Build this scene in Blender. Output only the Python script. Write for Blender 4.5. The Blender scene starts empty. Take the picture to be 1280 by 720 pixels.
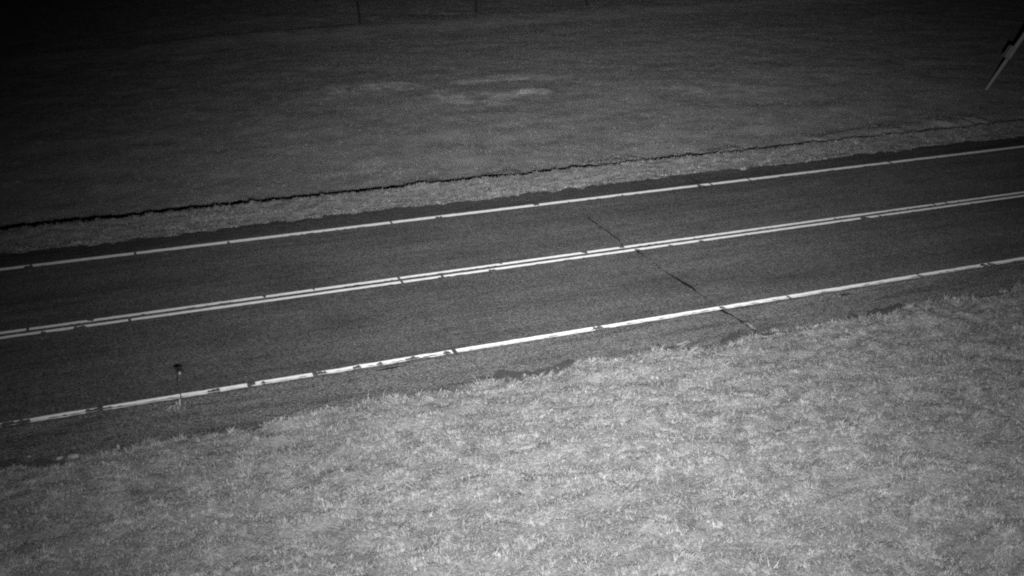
import bpy, math, random
import numpy as np
from mathutils import Vector, Matrix

S = bpy.context.scene
COL = S.collection
rng = np.random.default_rng(11)
random.seed(5)

# ------------------------------------------------------------------ camera
# x runs along the road, y across it; y = 0 is the near edge line, z = 0 the asphalt
F_PX, PITCH, ROLL, HEAD, CAM_H, CAM_Y = 1384.54, 0.369780, -0.0087266, 1.208800, 7.431, -15.636
Fv = np.array([math.cos(HEAD)*math.cos(PITCH), math.sin(HEAD)*math.cos(PITCH), -math.sin(PITCH)])
Rv = np.array([math.sin(HEAD), -math.cos(HEAD), 0.0])
Uv = np.cross(Rv, Fv)
_c, _s = math.cos(ROLL), math.sin(ROLL)
Rr = _c*Rv + _s*Uv
Ur = -_s*Rv + _c*Uv
cam = bpy.data.cameras.new('camera')
cam.sensor_width = 36; cam.lens = F_PX/1280*36; cam.clip_end = 4000
co = bpy.data.objects.new('camera', cam); COL.objects.link(co)
co.matrix_world = Matrix(((Rr[0], Ur[0], -Fv[0], 0), (Rr[1], Ur[1], -Fv[1], CAM_Y), (Rr[2], Ur[2], -Fv[2], CAM_H), (0, 0, 0, 1)))
S.camera = co

def at(px, py, z=0.0):
    """place on the plane z seen at a pixel of the 1280x720 photograph (used for measuring only)"""
    d = Fv + Rr*(px-640)/F_PX - Ur*(py-360)/F_PX
    t = (CAM_H-z)/-d[2]
    return float(d[0]*t), float(CAM_Y+d[1]*t)

# ------------------------------------------------------------------ night sky, far below dusk
w = bpy.data.worlds.new('World'); S.world = w; w.use_nodes = True
nt = w.node_tree; nt.nodes.clear()
sky = nt.nodes.new('ShaderNodeTexSky'); sky.sky_type = 'NISHITA'; sky.sun_disc = False
sky.sun_elevation = math.radians(2); sky.sun_rotation = math.radians(200)
bw = nt.nodes.new('ShaderNodeRGBToBW'); bg = nt.nodes.new('ShaderNodeBackground'); out = nt.nodes.new('ShaderNodeOutputWorld')
nt.links.new(sky.outputs[0], bw.inputs[0]); nt.links.new(bw.outputs[0], bg.inputs[0]); nt.links.new(bg.outputs[0], out.inputs[0])
bg.inputs[1].default_value = 0.0004

# ------------------------------------------------------------------ the infrared floodlight on the camera's mast
LP = dict(power=15000.0, down=0.75, right=0.28, aim=(720, 560))
BEAM = (0.30, -8.1, 4.5, -6.3, -18.0, -14.0)
sp = bpy.data.lights.new('infrared_floodlight', 'SPOT')
sp.energy = LP['power']; sp.spot_size = math.radians(130); sp.spot_blend = 0.3; sp.shadow_soft_size = 0.09
so = bpy.data.objects.new('infrared_floodlight', sp); COL.objects.link(so)
lpos = Vector((Rv[0]*LP['right'], CAM_Y+Rv[1]*LP['right'], CAM_H-LP['down']))
ax, ay = at(*LP['aim'])
aim = (Vector((ax, ay, 0))-lpos).normalized()
z_ = -aim; x_ = Vector((Rv[0], Rv[1], 0)); x_ = (x_ - z_*x_.dot(z_)).normalized(); y_ = z_.cross(x_)
so.matrix_world = Matrix(((x_[0], y_[0], z_[0], lpos[0]), (x_[1], y_[1], z_[1], lpos[1]), (x_[2], y_[2], z_[2], lpos[2]), (0, 0, 0, 1)))
sp.use_nodes = True          # beam pattern of the lamp: bell-shaped in both directions
ln = sp.node_tree; ln.nodes.clear()
tc = ln.nodes.new('ShaderNodeTexCoord'); sep = ln.nodes.new('ShaderNodeSeparateXYZ')
ln.links.new(tc.outputs['Normal'], sep.inputs[0])
def M(op, a, b=None):
    n = ln.nodes.new('ShaderNodeMath'); n.operation = op
    for i, v in enumerate((a, b)):
        if v is None: continue
        if isinstance(v, (int, float)): n.inputs[i].default_value = v
        else: ln.links.new(v, n.inputs[i])
    return n.outputs[0]
gx, gy = sep.outputs[0], sep.outputs[1]
g = M('ADD', M('MULTIPLY', gx, M('ADD', M('MULTIPLY', gx, BEAM[1]), BEAM[0])), M('MULTIPLY', gy, M('ADD', M('MULTIPLY', gy, BEAM[3]), BEAM[2])))
g = M('ADD', g, M('MULTIPLY', M('MULTIPLY', M('MULTIPLY', gx, gx), M('MULTIPLY', gy, gy)), BEAM[4]))
g = M('ADD', g, M('MULTIPLY', M('MULTIPLY', M('MULTIPLY', gx, gx), gy), BEAM[5]))
ex = M('EXPONENT', g)
em = ln.nodes.new('ShaderNodeEmission'); lo = ln.nodes.new('ShaderNodeOutputLight')
ln.links.new(ex, em.inputs[1]); ln.links.new(em.outputs[0], lo.inputs[0])

vs = S.view_settings
vs.view_transform = 'Standard'; vs.look = 'None'; vs.gamma = 1; vs.use_curve_mapping = False; vs.exposure = 1.5
S.cycles.max_bounces = 3; S.cycles.use_denoising = False; S.cycles.filter_width = 2.1; S.cycles.sample_clamp_direct = 1.0; S.cycles.sample_clamp_indirect = 0.5

# ------------------------------------------------------------------ noise
def _h(ix, iy, seed):
    n = (ix.astype(np.int64)*374761393 + iy.astype(np.int64)*668265263 + seed*1442695041) & 0xffffffff
    n = ((n ^ (n >> 13))*1274126177) & 0xffffffff
    return ((n ^ (n >> 16)) & 0xffffff)/0xffffff
def vn(x, y, seed=0):
    ix, iy = np.floor(x), np.floor(y); fx, fy = x-ix, y-iy
    fx = fx*fx*(3-2*fx); fy = fy*fy*(3-2*fy)
    a, b, c, d = _h(ix, iy, seed), _h(ix+1, iy, seed), _h(ix, iy+1, seed), _h(ix+1, iy+1, seed)
    return (a+(b-a)*fx)*(1-fy)+(c+(d-c)*fx)*fy
def fbm(x, y, octv=4, seed=0):
    s, a, t = 0, 0.5, 0
    for i in range(octv):
        s = s+a*vn(x+i*17.3, y-i*9.1, seed+i*31); t += a; a *= .55; x = x*2.03; y = y*2.03
    return s/t-.5            # about -.35 .. .35
def sstep(a, b, x):
    t = np.clip((x-a)/(b-a), 0, 1); return t*t*(3-2*t)

# ------------------------------------------------------------------ terrain shape
GE = np.array([at(*p) for p in [(0,588),(60,580),(100,577),(145,562),(240,545),(330,530),(430,510),(490,497),(560,485),(640,470),(700,460),(765,449),(850,437),(900,430),(940,416),(975,414),(1030,405),(1120,388),(1200,375),(1280,357)]])
def near_edge(x):
    x = np.asarray(x, float)
    return np.interp(x, GE[:, 0], GE[:, 1]) + .22*fbm(x*1.7, x*0+3, 3, 5) + .16*fbm(x*6, x*0+9, 3, 6) - .10
def far_edge(x):
    x = np.asarray(x, float)
    return 7.93 + .20*fbm(x*.6, x*0+1, 3, 8) + .30*fbm(x*4, x*0+7, 3, 9)
def crest(x):
    x = np.asarray(x, float)
    return 9.40 - .007*x + .07*fbm(x*.5, x*0+5, 2, 15) + .05*fbm(x*7, x*0+5, 3, 16)
def field_z(x):
    return -.40 - .42*(1-sstep(-6, 12, x)) + .17*sstep(12, 28, x)
FENCE_Y = None
def terrain(x, y):
    x = np.asarray(x, float); y = np.asarray(y, float)
    near = .015 + .10*fbm(x*.5, y*.9, 3, 21) + .07*fbm(x*1.6, y*3.2, 3, 22) + .12*np.abs(fbm(x*3.4, y*7.0, 3, 28)) + .25*fbm(x*2.6, y*5.0, 4, 31) + .03*fbm(x*9, y*14, 2, 29)
    near = near + .05*sstep(.0, .35, near_edge(x)-y)
    fz = field_z(x)
    cr = crest(x)
    verge = -.03 + .10*sstep(8.1, 9.5, y) + .06*fbm(x*1.1, y*2.4, 4, 23) + .16*np.abs(fbm(x*2.5, y*7, 3, 30))
    drop = sstep(0.0, .22, y-cr)
    field = fz + .16*fbm(x*.10, y*.14, 3, 24) + .10*fbm(x*.7, y*.9, 4, 25)
    field = field + np.clip(.04+.9*fbm(x*1.1, x*0+2, 3, 32), 0, .13)*np.exp(-((y-cr-1.3)/.7)**2)
    # far bank under the fence: ground falls away a little again
    fy = 39.4 + .5*fbm(x*.2, x*0, 2, 26)
    field = field + .15*sstep(fy-3.2, fy-.2, y)*(1-sstep(fy+.3, fy+5, y)) - .42*sstep(fy, fy+1.5, y)*(1-sstep(fy+1.5, fy+6, y))*np.clip(.35+3.2*fbm(x*.45, x*0+4, 3, 27), 0, .4)*(1-.75*sstep(14, 22, x))
    z = np.where(y < -0.5, near, np.where(y > 7.6, verge*(1-drop)+field*drop, -.07))
    # dips below the slab between its two ragged sides
    e1, e2 = near_edge(x), far_edge(x)
    under = sstep(0, .10, y-e1)*sstep(0, .12, e2-y)
    return z*(1-under) - .09*under

PATCH = [(467,114,45,5),(600,104,30,4),(600,128,45,6),(560,124,20,5),(665,118,18,5),(650,102,40,4),(420,120,30,4),(740,108,25,4),(900,118,50,5),(330,150,30,5),(230,70,20,5),(480,215,60,4),(1150,130,40,4)]
PW = []
for px, py, rx, ry in PATCH:
    c = at(px, py, -.5); a = at(px+rx, py, -.5); b = at(px, py-ry, -.5)
    PW.append((c[0], c[1], math.hypot(a[0]-c[0], a[1]-c[1]), math.hypot(b[0]-c[0], b[1]-c[1])))
def patches(x, y):
    """paler dry grass, kept as places on the field"""
    m = np.zeros_like(np.asarray(x, float)); n = fbm(x*1.1, y*1.1, 4, 41)*1.8; n2 = fbm(x*3, y*3, 2, 42)
    for i, (cx, cy, rx, ry) in enumerate(PW):
        # the long axis runs across the view
        dx, dy = x-cx, y-cy
        a = (dx*Rv[0]+dy*Rv[1])/rx; b = (dx*Fv[0]+dy*Fv[1])/(ry*math.cos(PITCH))
        m = np.maximum(m, (.9, .8, .8, .7, 1.8, .6, .6, .5, .5, .45, .4, .4, .35)[i]*np.clip(.42*(1.9-(a*a+b*b))+n*1.6, 0, 1)*np.clip(1+2*n2, .2, 1.6))
    return m
def grass_tone(x, y):
    """reflectance multiplier of the grass: dry, matted and fresh patches"""
    t = 1 + .10*fbm(x*.33, y*.5, 3, 51) + .10*fbm(x*1.6, y*3.2, 3, 52) + .55*fbm(x*5, y*10, 3, 53)
    t = t + np.where(y < 0, .06*fbm(x*2.6, y*7, 4, 58)-.10*sstep(.30, .40, fbm(x*1.2, y*3, 4, 59)+.12*fbm(x*5, y*9, 2, 60)), 0)
    t = t + np.where(y > 9.9, .16*fbm(x*.35, y*.7, 4, 54)+.50*fbm(x*1.6, y*1.5, 5, 57)+.35*fbm(x*5, y*4, 3, 61)-.3*fbm(x*5, y*10, 3, 53), 0)
    return t*np.where(y > 9.9, 1+.75*patches(x, y), 1)

# ------------------------------------------------------------------ materials
def mat(name, build):
    m = bpy.data.materials.new(name); m.use_nodes = True
    t = m.node_tree; b = t.nodes['Principled BSDF']; b.inputs['Roughness'].default_value = .9
    b.inputs['Specular IOR Level'].default_value = .15
    build(t, b); return m
def N(t, typ, **k):
    n = t.nodes.new(typ)
    for a, v in k.items(): setattr(n, a, v)
    return n
def math_(t, op, a, b=None, c=None, clamp=False):
    n = t.nodes.new('ShaderNodeMath'); n.operation = op; n.use_clamp = clamp
    for i, v in enumerate((a, b, c)):
        if v is None: continue
        if isinstance(v, (int, float)): n.inputs[i].default_value = v
        else: t.links.new(v, n.inputs[i])
    return n.outputs[0]
def noise(t, vec, scale, detail=3, rough=.6):
    n = t.nodes.new('ShaderNodeTexNoise'); n.inputs['Scale'].default_value = scale
    n.inputs['Detail'].default_value = detail; n.inputs['Roughness'].default_value = rough
    t.links.new(vec, n.inputs['Vector']); return n.outputs[0]
def pos(t, sc=(1, 1, 1)):
    g = t.nodes.new('ShaderNodeNewGeometry'); m = t.nodes.new('ShaderNodeMapping')
    m.inputs['Scale'].default_value = sc; t.links.new(g.outputs['Position'], m.inputs[0]); return m.outputs[0]
def ramp(t, v, a, b, lo, hi):
    n = t.nodes.new('ShaderNodeMapRange'); t.links.new(v, n.inputs[0])
    for i, q in enumerate((a, b, lo, hi)): n.inputs[i+1].default_value = q
    return n.outputs[0]
def bump(t, b, h, dist, strength=1):
    n = t.nodes.new('ShaderNodeBump'); n.inputs['Distance'].default_value = dist; n.inputs['Strength'].default_value = strength
    t.links.new(h, n.inputs['Height']); t.links.new(n.outputs[0], b.inputs['Normal'])

def asphalt(base, gravel, streak=1.0):
    def f(t, b):
        p = pos(t); ps = pos(t, (.35, 3.0, 1)); pl = pos(t, (.12, 1.1, 1))
        big = math_(t, 'MULTIPLY', ramp(t, noise(t, pl, 1.0, 4), .3, .7, .72, 1.26), ramp(t, noise(t, p, .8, 4, .65), .3, .7, .82, 1.16))
        st = math_(t, 'MULTIPLY', ramp(t, noise(t, ps, 1.3, 6, .7), .36, .50, 1-.28*streak, 1.0), ramp(t, noise(t, pos(t, (1.2, 9, 1)), 1.0, 5, .7), .30, .38, 1-.35*streak, 1.0))
        gr = ramp(t, noise(t, p, 22, 3, .75), .36, .64, .30, 1.78)
        pe = ramp(t, noise(t, p, 55, 1, .5), .60, .72, 0, gravel)
        mid = ramp(t, noise(t, p, 6, 4, .7), .32, .68, .70, 1.32)
        gr = math_(t, 'MULTIPLY', gr, mid)
        hole = ramp(t, noise(t, p, 16, 2, .6), .30, .38, .42, 1.0)
        v = math_(t, 'MULTIPLY', math_(t, 'MULTIPLY', big, st), math_(t, 'MULTIPLY', gr, hole))
        v = math_(t, 'MULTIPLY', math_(t, 'ADD', v, pe), base)
        t.links.new(v, b.inputs['Base Color'])
        bump(t, b, noise(t, p, 30, 4, .75), .02, 1)
    return f
M_ROAD = mat('worn_asphalt', asphalt(.090, 1.4))
M_SH = mat('gravelly_asphalt', asphalt(.104, 3.4, 1.9))
M_SHF = mat('dark_asphalt', asphalt(.058, 2.0, 1.5))
def paint(t, b):
    p = pos(t); pf = pos(t, (1, 1, 1))
    v = ramp(t, noise(t, pf, 9, 5, .7), .30, .52, .70, .92)
    chip = ramp(t, noise(t, p, 38, 3, .7), .30, .36, .35, 1)
    v = math_(t, 'MULTIPLY', v, chip); t.links.new(v, b.inputs['Base Color'])
M_PAINT = mat('white_paint', paint)
M_PAINT2 = mat('worn_paint', lambda t, b: (paint(t, b), None))
def tone_mat(base, b2=0.0, bumpd=.02):
    def f(t, b):
        a = N(t, 'ShaderNodeAttribute'); a.attribute_name = 'tone'
        p = pos(t)
        v = math_(t, 'MULTIPLY', a.outputs['Fac'], ramp(t, noise(t, p, 26, 4, .7), .3, .7, .7, 1.3))
        v = math_(t, 'MULTIPLY', v, base); t.links.new(v, b.inputs['Base Color'])
        if bumpd: bump(t, b, noise(t, p, 30, 4, .75), bumpd, 1)
    return f
M_SOIL = mat('matted_turf', tone_mat(.20, bumpd=.06))
M_BLADE = mat('grass_blade', tone_mat(.215, bumpd=0))
M_SOIL_SHADE = mat('soil_and_shade', lambda t, b: t.links.new(ramp(t, noise(t, pos(t), 28, 4, .75), .35, .62, .018, .085), b.inputs['Base Color']))
M_CRACK = mat('open_crack', lambda t, b: setattr(b.inputs['Base Color'], 'default_value', (.008, .008, .008, 1)))
def grey(name, v, rough=.8, amp=.25, sc=20):
    def f(t, b):
        t.links.new(ramp(t, noise(t, pos(t), sc, 4), .3, .7, v*(1-amp), v*(1+amp)), b.inputs['Base Color'])
        b.inputs['Roughness'].default_value = rough
    return mat(name, f)
M_WOOD = grey('weathered_wood', .018)
M_POLE = grey('grey_pole', .15, .7, .15)
M_BOX = grey('grey_bracket', .12, .7, .1)
M_WIRE = grey('dull_wire', .05, .6)
M_STONE = grey('pale_stone', .15, .9, .3, 30)
M_STEM = grey('dry_stem', .04)
M_DRY = grey('dry_grass', .16)
M_HEAD = grey('seed_head', .012)
M_CUP = grey('pale_cup', .17)
M_LEAF = grey('pale_leaf', .21, .8, .4, 25)

# ------------------------------------------------------------------ mesh helpers
def mesh_obj(name, V, Fc, material, smooth=False, tone=None, parent=None):
    me = bpy.data.meshes.new(name)
    V = np.asarray(V, np.float32).reshape(-1, 3)
    if isinstance(Fc, np.ndarray):
        k = Fc.shape[1]; nf = len(Fc)
        me.vertices.add(len(V)); me.vertices.foreach_set('co', V.ravel())
        me.loops.add(nf*k); me.loops.foreach_set('vertex_index', Fc.astype(np.int32).ravel())
        me.polygons.add(nf); me.polygons.foreach_set('loop_start', np.arange(0, nf*k, k, dtype=np.int32))
        me.update(calc_edges=True)
    else:
        me.from_pydata(V.tolist(), [], Fc)
    me.polygons.foreach_set('use_smooth', [smooth]*len(me.polygons))
    if tone is not None:
        a = me.attributes.new('tone', 'FLOAT', 'POINT'); a.data.foreach_set('value', np.asarray(tone, np.float32))
    me.materials.append(material)
    o = bpy.data.objects.new(name, me); COL.objects.link(o)
    if parent: o.parent = parent
    return o
def grid_faces(nx, ny):
    i = np.arange(nx-1)[:, None]*ny + np.arange(ny-1)[None, :]
    i = i.ravel(); return np.stack([i, i+ny, i+ny+1, i+1], 1)
def struct(o, kind='structure'): o['kind'] = kind; return o
def tag(o, label, cat, group=None):
    o['label'] = label; o['category'] = cat
    if group: o['group'] = group
    return o
def axis(parts):
    a = []
    for s, e, st in parts: a += list(np.arange(s, e-1e-6, st))
    return np.array(a+[parts[-1][1]])

# ------------------------------------------------------------------ ground
xs = axis([(-900, -60, 60), (-60, -14, 3), (-14, 24, .07), (24, 62, .11), (62, 120, 4), (120, 900, 60)])
ys = axis([(-500, -40, 40), (-40, -12, 2), (-12, -1.9, .06), (-1.9, -.9, .045), (-.9, 7.5, 1.4), (7.5, 10.6, .05), (10.6, 46, .16), (46, 80, 2), (80, 1200, 70)])
X, Y = np.meshgrid(xs, ys, indexing='ij')
Z = terrain(X, Y)
V = np.stack([X.ravel(), Y.ravel(), Z.ravel()], 1)
tn = grass_tone(V[:, 0], V[:, 1])*np.where(V[:, 1] > 9.9, 1.45, 1.0)
struct(mesh_obj('ground', V, grid_faces(len(xs), len(ys)), M_SOIL, True, tn))

# ------------------------------------------------------------------ road, shoulders
def strip(name, y0, y1, material, z=0.0, x0=-300, x1=300, rag0=None, rag1=None):
    x = axis([(x0, -12, 6), (-12, 50, .05), (50, x1, 6)])
    a = rag0(x) if rag0 else np.full_like(x, y0)
    b = rag1(x) if rag1 else np.full_like(x, y1)
    n = len(x); zz = np.full_like(x, z)
    rows = [np.stack([x, a, zz-.06], 1), np.stack([x, a, zz], 1), np.stack([x, b, zz], 1), np.stack([x, b, zz-.06], 1)]
    V = np.stack(rows, 1).reshape(-1, 3)
    return struct(mesh_obj(name, V, grid_faces(n, 4), material))
strip('road', -.16, 7.13, M_ROAD)
strip('road_shoulder', None, -.16, M_SH, rag0=lambda x: near_edge(x)-.02+.05*fbm(x*9, x*0, 2, 61))
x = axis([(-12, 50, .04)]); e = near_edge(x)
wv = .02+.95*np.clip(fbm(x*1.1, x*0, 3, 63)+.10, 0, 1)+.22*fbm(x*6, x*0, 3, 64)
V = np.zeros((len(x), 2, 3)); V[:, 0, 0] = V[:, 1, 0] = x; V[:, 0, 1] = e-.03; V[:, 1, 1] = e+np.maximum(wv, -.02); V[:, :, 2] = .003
struct(mesh_obj('soil_shade_strip', V.reshape(-1, 3), grid_faces(len(x), 2), M_SOIL_SHADE))  # dark edge strip: soil, with the shade behind the grass tufts painted in
strip('road_shoulder', 7.13, None, M_SHF, rag1=lambda x: far_edge(x)+.05)

# ------------------------------------------------------------------ painted lines: ribbons with chipped gaps
def gaps_u(lst, y, z=0):
    r = []
    for px, py, half, side in lst:   # side: 0 whole width, -1 near part, 1 far part
        r.append((at(px, py)[0], half, side))
    return r
def line(name, bands, gaps, rough=.006, seed=0):
    """bands: (y0, y1) stripes; gaps: (x, half length, side)"""
    x = axis([(-200, -12, 4), (-12, 50, .025), (50, 200, 4)])
    VV, FF = [], []; base = 0
    for bi, (y0, y1) in enumerate(bands):
        a = y0+rough*2*fbm(x*5, x*0+bi, 3, seed+70+bi)*2; b = y1+rough*2*fbm(x*5, x*0+bi, 3, seed+90+bi)*2
        mid = (y0+y1)/2; keep = np.ones(len(x), bool)
        for gx, hl, side in gaps:
            if (side == 2 and bi == 0) or (side == -2 and bi == 1): continue
            k = np.abs(x-gx+.05*fbm(x*20, x*0, 1, 3)) < hl*(.42 if side == 0 else .7)
            bite = .35+.9*vn(x*22, x*0, 4)
            if side == 0:
                part = vn(x*12+gx, x*0, 8) > .5
                keep &= ~(k & ~part); a = np.where(k & part, y0+(y1-y0)*.55, a)
            elif side < 0: a = np.where(k, y0+(y1-y0)*np.minimum(bite, 1), a)
            else: b = np.where(k, y1-(y1-y0)*np.minimum(bite, 1), b)
        thin = vn(x*2.2, x*0+bi, seed+40) > (.35 if seed == 1 else .6)
        a = a+np.where(thin, (y1-y0)*.55*np.clip(vn(x*17, x*0+bi, seed+41)-.45, 0, 1), 0)
        rnd = vn(x*1.3, x*0+bi*3, seed+5)
        keep &= ~((vn(x*14, x*0+bi, seed+6) > .985) & (rnd > .6))
        V = np.zeros((len(x), 2, 3)); V[:, 0, 0] = V[:, 1, 0] = x; V[:, 0, 1] = a; V[:, 1, 1] = b; V[:, :, 2] = .004
        i = np.arange(len(x)-1); k = keep[:-1] & keep[1:]; i = i[k]*2
        FF.append(np.stack([i, i+2, i+3, i+1], 1)+base); VV.append(V.reshape(-1, 3)); base += len(x)*2
    return struct(mesh_obj(name, np.concatenate(VV), np.concatenate(FF), M_PAINT))
gn = gaps_u([(18,530,.30,-1),(28,529,.12,-2),(131,513,.20,0),(115,515,.10,-1),(268,488,.13,-1),(314,481,.10,0),(328,480,.05,-1),(396,468,.11,0),(404,467,.08,-1),(447,460,.10,-1),(474,456,.07,-1),(515,448,.14,-1),(530,446,.10,-2),(558,441,.11,-1),(568,438,.05,0),(748,410,.14,-1),(755,409,.10,-2),(902,385,.06,-1),(985,371,.05,-1),(1152,345,.04,0),(1228,331,.10,-1),(1240,330,.12,-1)], 0)
line('edge_line', [(-.078, -.052), (-.038, .056)], gn, .007, 1)
gf = [(at(px, py)[0], h, s) for px, py, h, s in [(36,332,.09,-1),(168,316,.06,0),(285,302,.05,-1),(548,272,.12,-1),(490,279,.03,0),(672,257,.10,1),(710,252,.06,0),(778,244,.03,0),(880,232,.06,0),(873,232,.1,-1),(1009,216,.05,0),(1113,203,.05,0),(1168,196,.05,0)]]
line('edge_line', [(6.925, 7.08)], [(a, b, c) for a, b, c in gf], .006, 2)
gc = [(at(px, py)[0], h, s) for px, py, h, s in [(500,350,.03,0),(628,331,.05,2),(612,334,.10,-2),(732,317,.10,2),(778,309,.05,2),(797,313,.07,-2),(835,305,.05,-2),(868,298,.03,0),(875,300,.10,-2),(115,399,.07,2),(100,407,.15,-2),(330,371,.03,2),(393,363,.03,2),(1045,274,.03,0),(1078,271,.13,-2),(1097,269,.05,-2),(54,413,.04,-2),(1150,261,.02,0)]]
line('centre_line', [(3.38-.075, 3.38+.030), (3.38+.145, 3.38+.25)], gc, .005, 3)

# ------------------------------------------------------------------ cracks across the road
def crack(pts, wid, seed):
    P = [at(*p) for p in pts]; out = []
    d = [0]
    for a, b in zip(P, P[1:]): d.append(d[-1]+math.dist(a, b))
    n = int(d[-1]/.03)+2; tt = np.linspace(0, d[-1], n)
    x = np.interp(tt, d, [p[0] for p in P]); y = np.interp(tt, d, [p[1] for p in P])
    x = x+.06*fbm(tt*3, tt*0, 3, seed)+.03*fbm(tt*18, tt*0, 2, seed+1)
    w_ = np.interp(tt, d, wid)*(.55+1.6*np.clip(fbm(tt*5, tt*0, 3, seed+2)+.25, 0, 1))
    dx = np.gradient(x); dy = np.gradient(y); L = np.hypot(dx, dy); nx, ny = -dy/L, dx/L
    w_ = np.maximum(w_, .012)*(.35+.65*sstep(.25, .5, vn(tt*6, tt*0, seed+9)+.5*np.interp(tt, d, wid)/.05))
    V = np.zeros((n, 2, 3)); V[:, 0, 0] = x+nx*w_/2; V[:, 0, 1] = y+ny*w_/2; V[:, 1, 0] = x-nx*w_/2; V[:, 1, 1] = y-ny*w_/2; V[:, :, 2] = .002
    return struct(mesh_obj('road_crack', V, grid_faces(n, 2), M_CRACK))
crack([(735,272),(752,284),(775,301),(779,308)], [.042,.032,.022,.016], 101)
crack([(779,308),(797,315)], [.010,.012], 103)
crack([(796,314),(812,325),(826,337),(843,346),(858,356),(866,361),(880,372),(900,384)], [.05,.020,.018,.030,.065,.055,.012,.012], 105)
crack([(900,387),(915,394),(930,403),(944,414)], [.06,.05,.03,.06], 111)
crack([(862,222),(869,226),(884,234)], [.03,.03,.02], 121)
crack([(469,464),(490,460),(512,456)], [.03,.05,.01], 131)
crack([(723,417),(740,415)], [.03,.02], 133)
crack([(1052,369),(1062,367)], [.06,.05], 135)

# ------------------------------------------------------------------ grass (nobody could count it)
def grass(name, n, xr, yr, keepf, length, width, lean, tonef, seed, clump=.5, mat_=None, tc=.16, relief=1.9, spread=.3):
    r = np.random.default_rng(seed)
    x = r.uniform(*xr, n); y = r.uniform(*yr, n)
    k = keepf(x, y) & (r.uniform(0, 1, n) < .55+clump*2*fbm(x*5, y*5, 3, seed+3)+.3)
    x, y = x[k], y[k]; n = len(x)
    # blades gather into tufts
    nc = n//14; pick = r.integers(0, nc, n); tx, ty = x[:nc][pick], y[:nc][pick]
    mv = r.uniform(0, 1, n) < clump
    rr = length[1]*.45*np.sqrt(r.uniform(0, 1, n)); ra = r.uniform(0, 6.283, n)
    x = np.where(mv, tx+rr*np.cos(ra), x); y = np.where(mv, ty+rr*np.sin(ra), y)
    tuft = np.where(mv, (r.normal(1, tc, nc)[pick]), 1.0)
    tall = np.where(mv, (r.uniform(.8, 1.5, nc)[pick]), .8)
    z = terrain(x, y)
    L = tall*r.uniform(*length, n)*np.clip(1+relief*fbm(x*3.5, y*7, 3, seed+5), .3, 2.2)
    outw = ra
    comb = 6.28*fbm(x*1.1, y*1.5, 3, seed+7)*3
    az = np.where(r.uniform(0, 1, n) < .5, outw, comb)+r.normal(0, .6, n)
    ln_ = np.clip(r.normal(lean, spread, n), lean-2*spread, 1.5)
    W = r.uniform(*width, n)
    dx, dy = np.cos(az), np.sin(az); sx, sy = -dy*W/2, dx*W/2
    h1, r1 = .5*L*np.cos(ln_*.86), .5*L*np.sin(ln_*.86)
    h2, r2 = h1+.5*L*np.cos(np.minimum(ln_*1.15, 1.68)), r1+.5*L*np.sin(np.minimum(ln_*1.15, 1.68))
    zb = z-.01
    V = np.zeros((n, 5, 3))
    V[:, 0] = np.stack([x-sx, y-sy, zb], 1); V[:, 1] = np.stack([x+sx, y+sy, zb], 1)
    V[:, 2] = np.stack([x+dx*r1+sx*.8, y+dy*r1+sy*.8, z+h1], 1); V[:, 3] = np.stack([x+dx*r1-sx*.8, y+dy*r1-sy*.8, z+h1], 1)
    V[:, 4] = np.stack([x+dx*r2, y+dy*r2, z+h2], 1)
    b = np.arange(n)*5
    T = np.concatenate([np.stack([b, b+1, b+2], 1), np.stack([b, b+2, b+3], 1), np.stack([b+3, b+2, b+4], 1)])
    tone = tonef(x, y)*np.clip(tuft*r.normal(1, .09, n), .4, 1.8)
    o = mesh_obj(name, V, T, mat_ or M_BLADE, True, np.repeat(tone, 5))
    return struct(o, 'stuff')
def sprig(x, y): return _h(np.floor(x*1000), np.floor(y*1000), 7)
grass('grass', 1000000, (-8, 21), (-9.5, -.9), lambda x, y: (y < near_edge(x)+.03) & (x < 20+y), (.05, .12), (.006, .011), 1.40, lambda x, y: grass_tone(x, y)*1.0, 201, tc=.12, relief=1.2, spread=.08)
grass('verge_grass', 170000, (-6, 32), (7.3, 10.0), lambda x, y: (y > far_edge(x)-.02-.42*sprig(x, y)**3.5) & (y < crest(x)+.05), (.035, .09), (.008, .015), 1.25, lambda x, y: grass_tone(x, y)*(.86+.20*sstep(.35, .05, y-far_edge(x))+.8*fbm(x*.9, y*6, 4, 56)), 301, tc=.15, relief=1.2, spread=.12)  # near rim painted brighter in the tone, as grass facing the lamp
grass('field_grass', 420000, (-7, 60), (10.0, 46), lambda x, y: (x < 20+y) & (x > -3-y*.09) & (y > crest(x)+.2), (.04, .10), (.013, .022), 1.35, lambda x, y: grass_tone(x, y)*1.0, 401, .3, tc=.06, relief=1.0, spread=.10)
grass('field_grass', 330000, (-10, 75), (46, 76), lambda x, y: (x < 20+y) & (x > -3-y*.09), (.05, .11), (.02, .03), 1.3, lambda x, y: grass_tone(x, y)*.9, 501, .3, tc=.06, relief=1.0, spread=.1)
# taller ragged fringe hanging over the shoulder, thinning out on to the gravel
grass('fringe_grass', 70000, (-4, 20), (-1.85, -.75), lambda x, y: (y < near_edge(x)+.02+.40*sprig(x, y)**4) & (y > near_edge(x)-.16) & (vn(x*2.3, x*0, 71) > .3), (.05, .14), (.006, .010), 1.2, grass_tone, 601, .75, tc=.15, relief=1.2, spread=.2)

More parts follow.
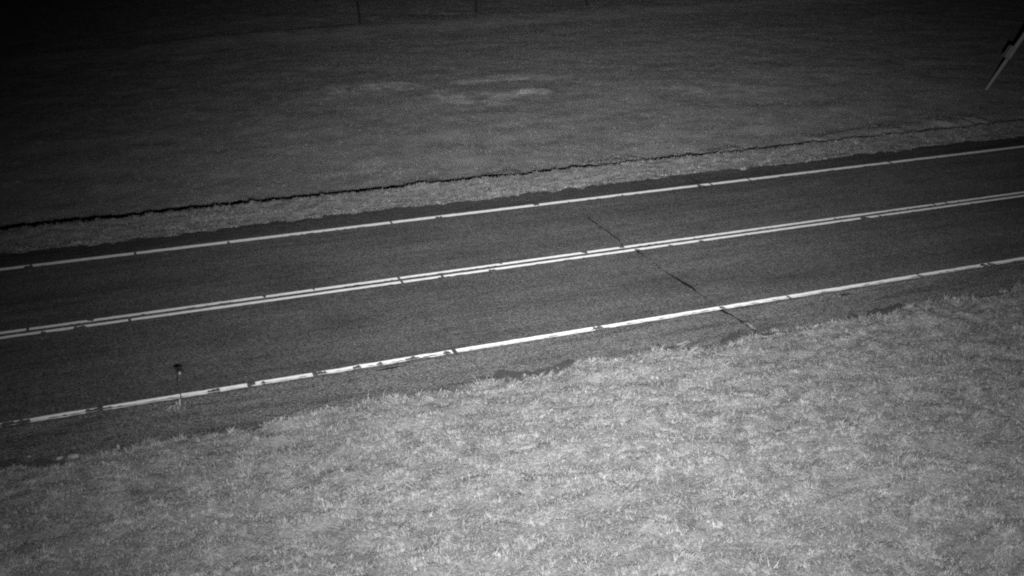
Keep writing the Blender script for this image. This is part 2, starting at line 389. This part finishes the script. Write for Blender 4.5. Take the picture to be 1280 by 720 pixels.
# ------------------------------------------------------------------ fence across the field
def tube(P, rad, seg=8, cap=True):
    P = [Vector(p) for p in P]; V, Fc = [], []
    for i, p in enumerate(P):
        d = (P[min(i+1, len(P)-1)]-P[max(i-1, 0)]).normalized()
        a = d.cross(Vector((.3, .9, .1))).normalized(); b = d.cross(a)
        rr = rad[i] if hasattr(rad, '__len__') else rad
        for s in range(seg):
            t = 2*math.pi*s/seg; V.append(tuple(p+a*rr*math.cos(t)+b*rr*math.sin(t)))
    for i in range(len(P)-1):
        for s in range(seg):
            q = (s+1) % seg; Fc.append((i*seg+s, i*seg+q, (i+1)*seg+q, (i+1)*seg+s))
    if cap: Fc += [tuple(range(seg))[::-1], tuple(range((len(P)-1)*seg, len(P)*seg))]
    return V, Fc
def tz(x, y): return float(terrain(np.array([x]), np.array([y]))[0])
f0 = at(449, 31, -.5); f1 = at(857, 7, -.5)
step = ((f1[0]-f0[0])/3, (f1[1]-f0[1])/3)
fence = bpy.data.objects.new('wire_fence', None); COL.objects.link(fence)
tag(fence, 'old wire fence on thin dark wooden posts running across the far dark field', 'fence')
fb = (f0[0]-4*step[0], f0[1]-4*step[1]); fence.location = (fb[0], fb[1], tz(*fb))
org = Vector(fence.location); tops = []
for i in range(0, 6):
    x, y = f0[0]+i*step[0]+random.uniform(-.15, .15), f0[1]+i*step[1]
    z = tz(x, y); h = random.uniform(.78, .9) + (.1 if i >= 0 else -.15)
    lx, ly = random.uniform(-.07, -.01), random.uniform(-.03, .03)
    rel = Vector((x, y, z))-org
    Vp, Fp = tube([rel+Vector((0, 0, -.3)), rel+Vector((lx*.4, ly*.4, h*.5)), rel+Vector((lx, ly, h)), rel+Vector((lx, ly, h+.02))], [.055, .050, .045, .035], 8)
    mesh_obj('post', Vp, Fp, M_WOOD, True, parent=fence)
    tops.append((rel, Vector((lx, ly, h))))
for k in (.35, .62, .9):
    pts = []
    for i, (r_, l_) in enumerate(tops):
        if i:
            a = pts[-1]; b = r_+l_*k+Vector((0, -.055, 0))
            for q in (.25, .5, .75): pts.append(a.lerp(b, q)+Vector((0, 0, -.03*(1-abs(q-.5)*2))))
        pts.append(r_+l_*k+Vector((0, -.055, 0)))
    Vp, Fp = tube(pts, .003, 5); mesh_obj('wire', Vp, Fp, M_WIRE, True, parent=fence)

# ------------------------------------------------------------------ leaning pole at the field's right
bx, by = at(1232, 117, -.35); bz = tz(bx, by)
pole = bpy.data.objects.new('leaning_pole', None); COL.objects.link(pole); pole.location = (bx, by, bz)
tag(pole, 'grey pole leaning steeply to the right out of the dark field, with a small bracket', 'pole')
al = math.radians(29)
D = Vector((Rv[0]*math.sin(al), Rv[1]*math.sin(al), math.cos(al)))
Vp, Fp = tube([D*-.4, D*.6, D*1.5, D*1.52], [.062, .066, .070, .068], 16); mesh_obj('lower_shaft', Vp, Fp, M_POLE, True, parent=pole)
Vp, Fp = tube([D*1.15, D*1.35, D*1.5, D*7.0], [.070, .10, .082, .075], 16); mesh_obj('upper_shaft', Vp, Fp, M_POLE, True, parent=pole)
def boxmesh(c, ax_, ay_, az_, hx, hy, hz, bev=.012):
    import bmesh
    bm = bmesh.new(); bmesh.ops.create_cube(bm, size=2)
    for v in bm.verts: v.co = Vector(c)+ax_*v.co.x*hx+ay_*v.co.y*hy+az_*v.co.z*hz
    bmesh.ops.bevel(bm, geom=bm.edges[:], offset=bev, segments=2, affect='EDGES')
    return bm
import bmesh
side = Vector((-Rv[0]*math.cos(al), -Rv[1]*math.cos(al), math.sin(al)))
bm = boxmesh(D*1.42+side*.12, side, D.cross(side), D, .06, .09, .20)
me = bpy.data.meshes.new('bracket'); bm.to_mesh(me); me.materials.append(M_BOX)
o = bpy.data.objects.new('bracket', me); COL.objects.link(o); o.parent = pole

# ------------------------------------------------------------------ lone weed at the near edge line
wx, wy = at(227, 508); hx_, hy_ = at(224, 459, .52)
weed = bpy.data.objects.new('weed', None); COL.objects.link(weed); weed.location = (wx, wy, 0)
tag(weed, 'thin weed stalk with dark seed head and pale leafy base beside the near edge line', 'weed')
base = Vector((wx, wy, 0)); top = Vector(at(224, 460, .56)+(.56,))-base
# keep the stalk close to upright: head stands over its foot
top = Vector((.035, .01, .55))
Vp, Fp = tube([(0, 0, 0), (.012, .01, .15), (-.005, .03, .33), tuple(top)], [.010, .007, .005, .005], 8); mesh_obj('stem', Vp, Fp, M_STEM, True, parent=weed)
V, Fc = [], []
for i in range(150):
    a = random.uniform(0, 6.28); r_ = math.sqrt(random.random())*.062; c = top+Vector((math.cos(a)*r_, math.sin(a)*r_*.8, random.uniform(0, .035)+.02*(1-r_/.078)))
    s = random.uniform(.007, .014); q = [Vector((random.gauss(0, 1), random.gauss(0, 1), random.gauss(0, 1))).normalized()*s for _ in range(4)]
    b = len(V); V += [tuple(c+k) for k in q]; Fc += [(b, b+1, b+2), (b, b+2, b+3), (b, b+3, b+1), (b+1, b+3, b+2)]
sh = mesh_obj('seed_head', V, Fc, M_HEAD, parent=weed)
Vp, Fp = tube([top+Vector((0, -.01, -.05)), top+Vector((0, -.01, -.02)), top+Vector((0, -.01, .005))], [.008, .022, .014], 8); mesh_obj('cup', Vp, Fp, M_CUP, True, parent=sh)
V, Fc = [], []
for i in range(34):
    a = random.gauss(math.pi*1.0, .95); L = random.uniform(.10, .24); el = random.uniform(.15, .7); wd = random.uniform(.02, .045)
    st = Vector((random.gauss(-.03, .03), random.gauss(-.02, .03), .005)); d = Vector((math.cos(a), math.sin(a)*.8-.25, 0)); n_ = Vector((-d.y, d.x, 0))
    b = len(V); m_ = st+d*L*.5+Vector((0, 0, L*el*.7)); e_ = st+d*L+Vector((0, 0, L*el*.45))
    V += [tuple(st), tuple(m_+n_*wd/2), tuple(e_), tuple(m_-n_*wd/2)]; Fc += [(b, b+1, b+2, b+3)]
mesh_obj('leaves', V, Fc, M_LEAF, parent=weed)

# ------------------------------------------------------------------ stones lying along the near grass edge, and a dry stalk
def stone(px, py, r_, sq, label, z=.03):
    bm = bmesh.new(); bmesh.ops.create_icosphere(bm, subdivisions=3, radius=1)
    sd = random.randint(0, 999)
    for v in bm.verts:
        k = 1+.5*float(fbm(np.array([v.co.x*1.6+5]), np.array([v.co.y*1.6+v.co.z*2.1]), 3, sd)[0])
        v.co = Vector((v.co.x*r_*k, v.co.y*r_*.6*k, v.co.z*r_*sq*k))
    me = bpy.data.meshes.new('stone'); bm.to_mesh(me); me.materials.append(M_STONE)
    me.polygons.foreach_set('use_smooth', [True]*len(me.polygons))
    o = bpy.data.objects.new('stone', me); COL.objects.link(o); x, y = at(px, py)
    o.location = (x, y, max(tz(x, y), 0)+r_*sq*.35); o.rotation_euler.z = random.uniform(-.4, .4)
    return tag(o, label, 'stone', 'pale stones along the near grass edge')
stone(92, 571, .085, .45, 'largest pale stone at the ragged grass edge, far lower left of the road')
stone(75, 573, .05, .5, 'small pale stone just left of the largest stone at the grass edge')
stone(36, 571, .03, .6, 'tiny pale stone on the dark shoulder, leftmost of the stones')
stone(1269, 357, .05, .6, 'pale stone at the shoulder edge by the right border of the view')
def stalk(p0, p1, label, n=9, spread=.05):
    V, Fc = [], []
    a = Vector(at(*p0)+(0,)); b = Vector(at(*p1)+(0,)); ce = (a+b)/2
    for i in range(n):
        q = a+Vector((random.gauss(0, spread), random.gauss(0, spread), .02)) - ce; e = b+Vector((random.gauss(0, spread), random.gauss(0, spread), random.uniform(.02, .07)))-ce
        v, f = tube([q, (q+e)/2+Vector((0, 0, random.uniform(.01, .05))), e], [.005, .004, .002], 5); k = len(V); V += v; Fc += [tuple(j+k for j in t) for t in f]
    o = mesh_obj('dry_stalks', V, Fc, M_DRY, True); o.location = ce
    return tag(o, label, 'dry stalks')
stalk((928, 404), (943, 414), 'wisp of pale dry stalks lying across the shoulder at the end of the road crack', 8, .02)
stalk((816, 441), (826, 436), 'short wisp of pale dry stalks poking from the grass edge at middle of the shoulder', 8, .03)
stalk((848, 434), (866, 431), 'pale dry stalks lying flat along the grass edge, just right of another wisp', 7, .035)
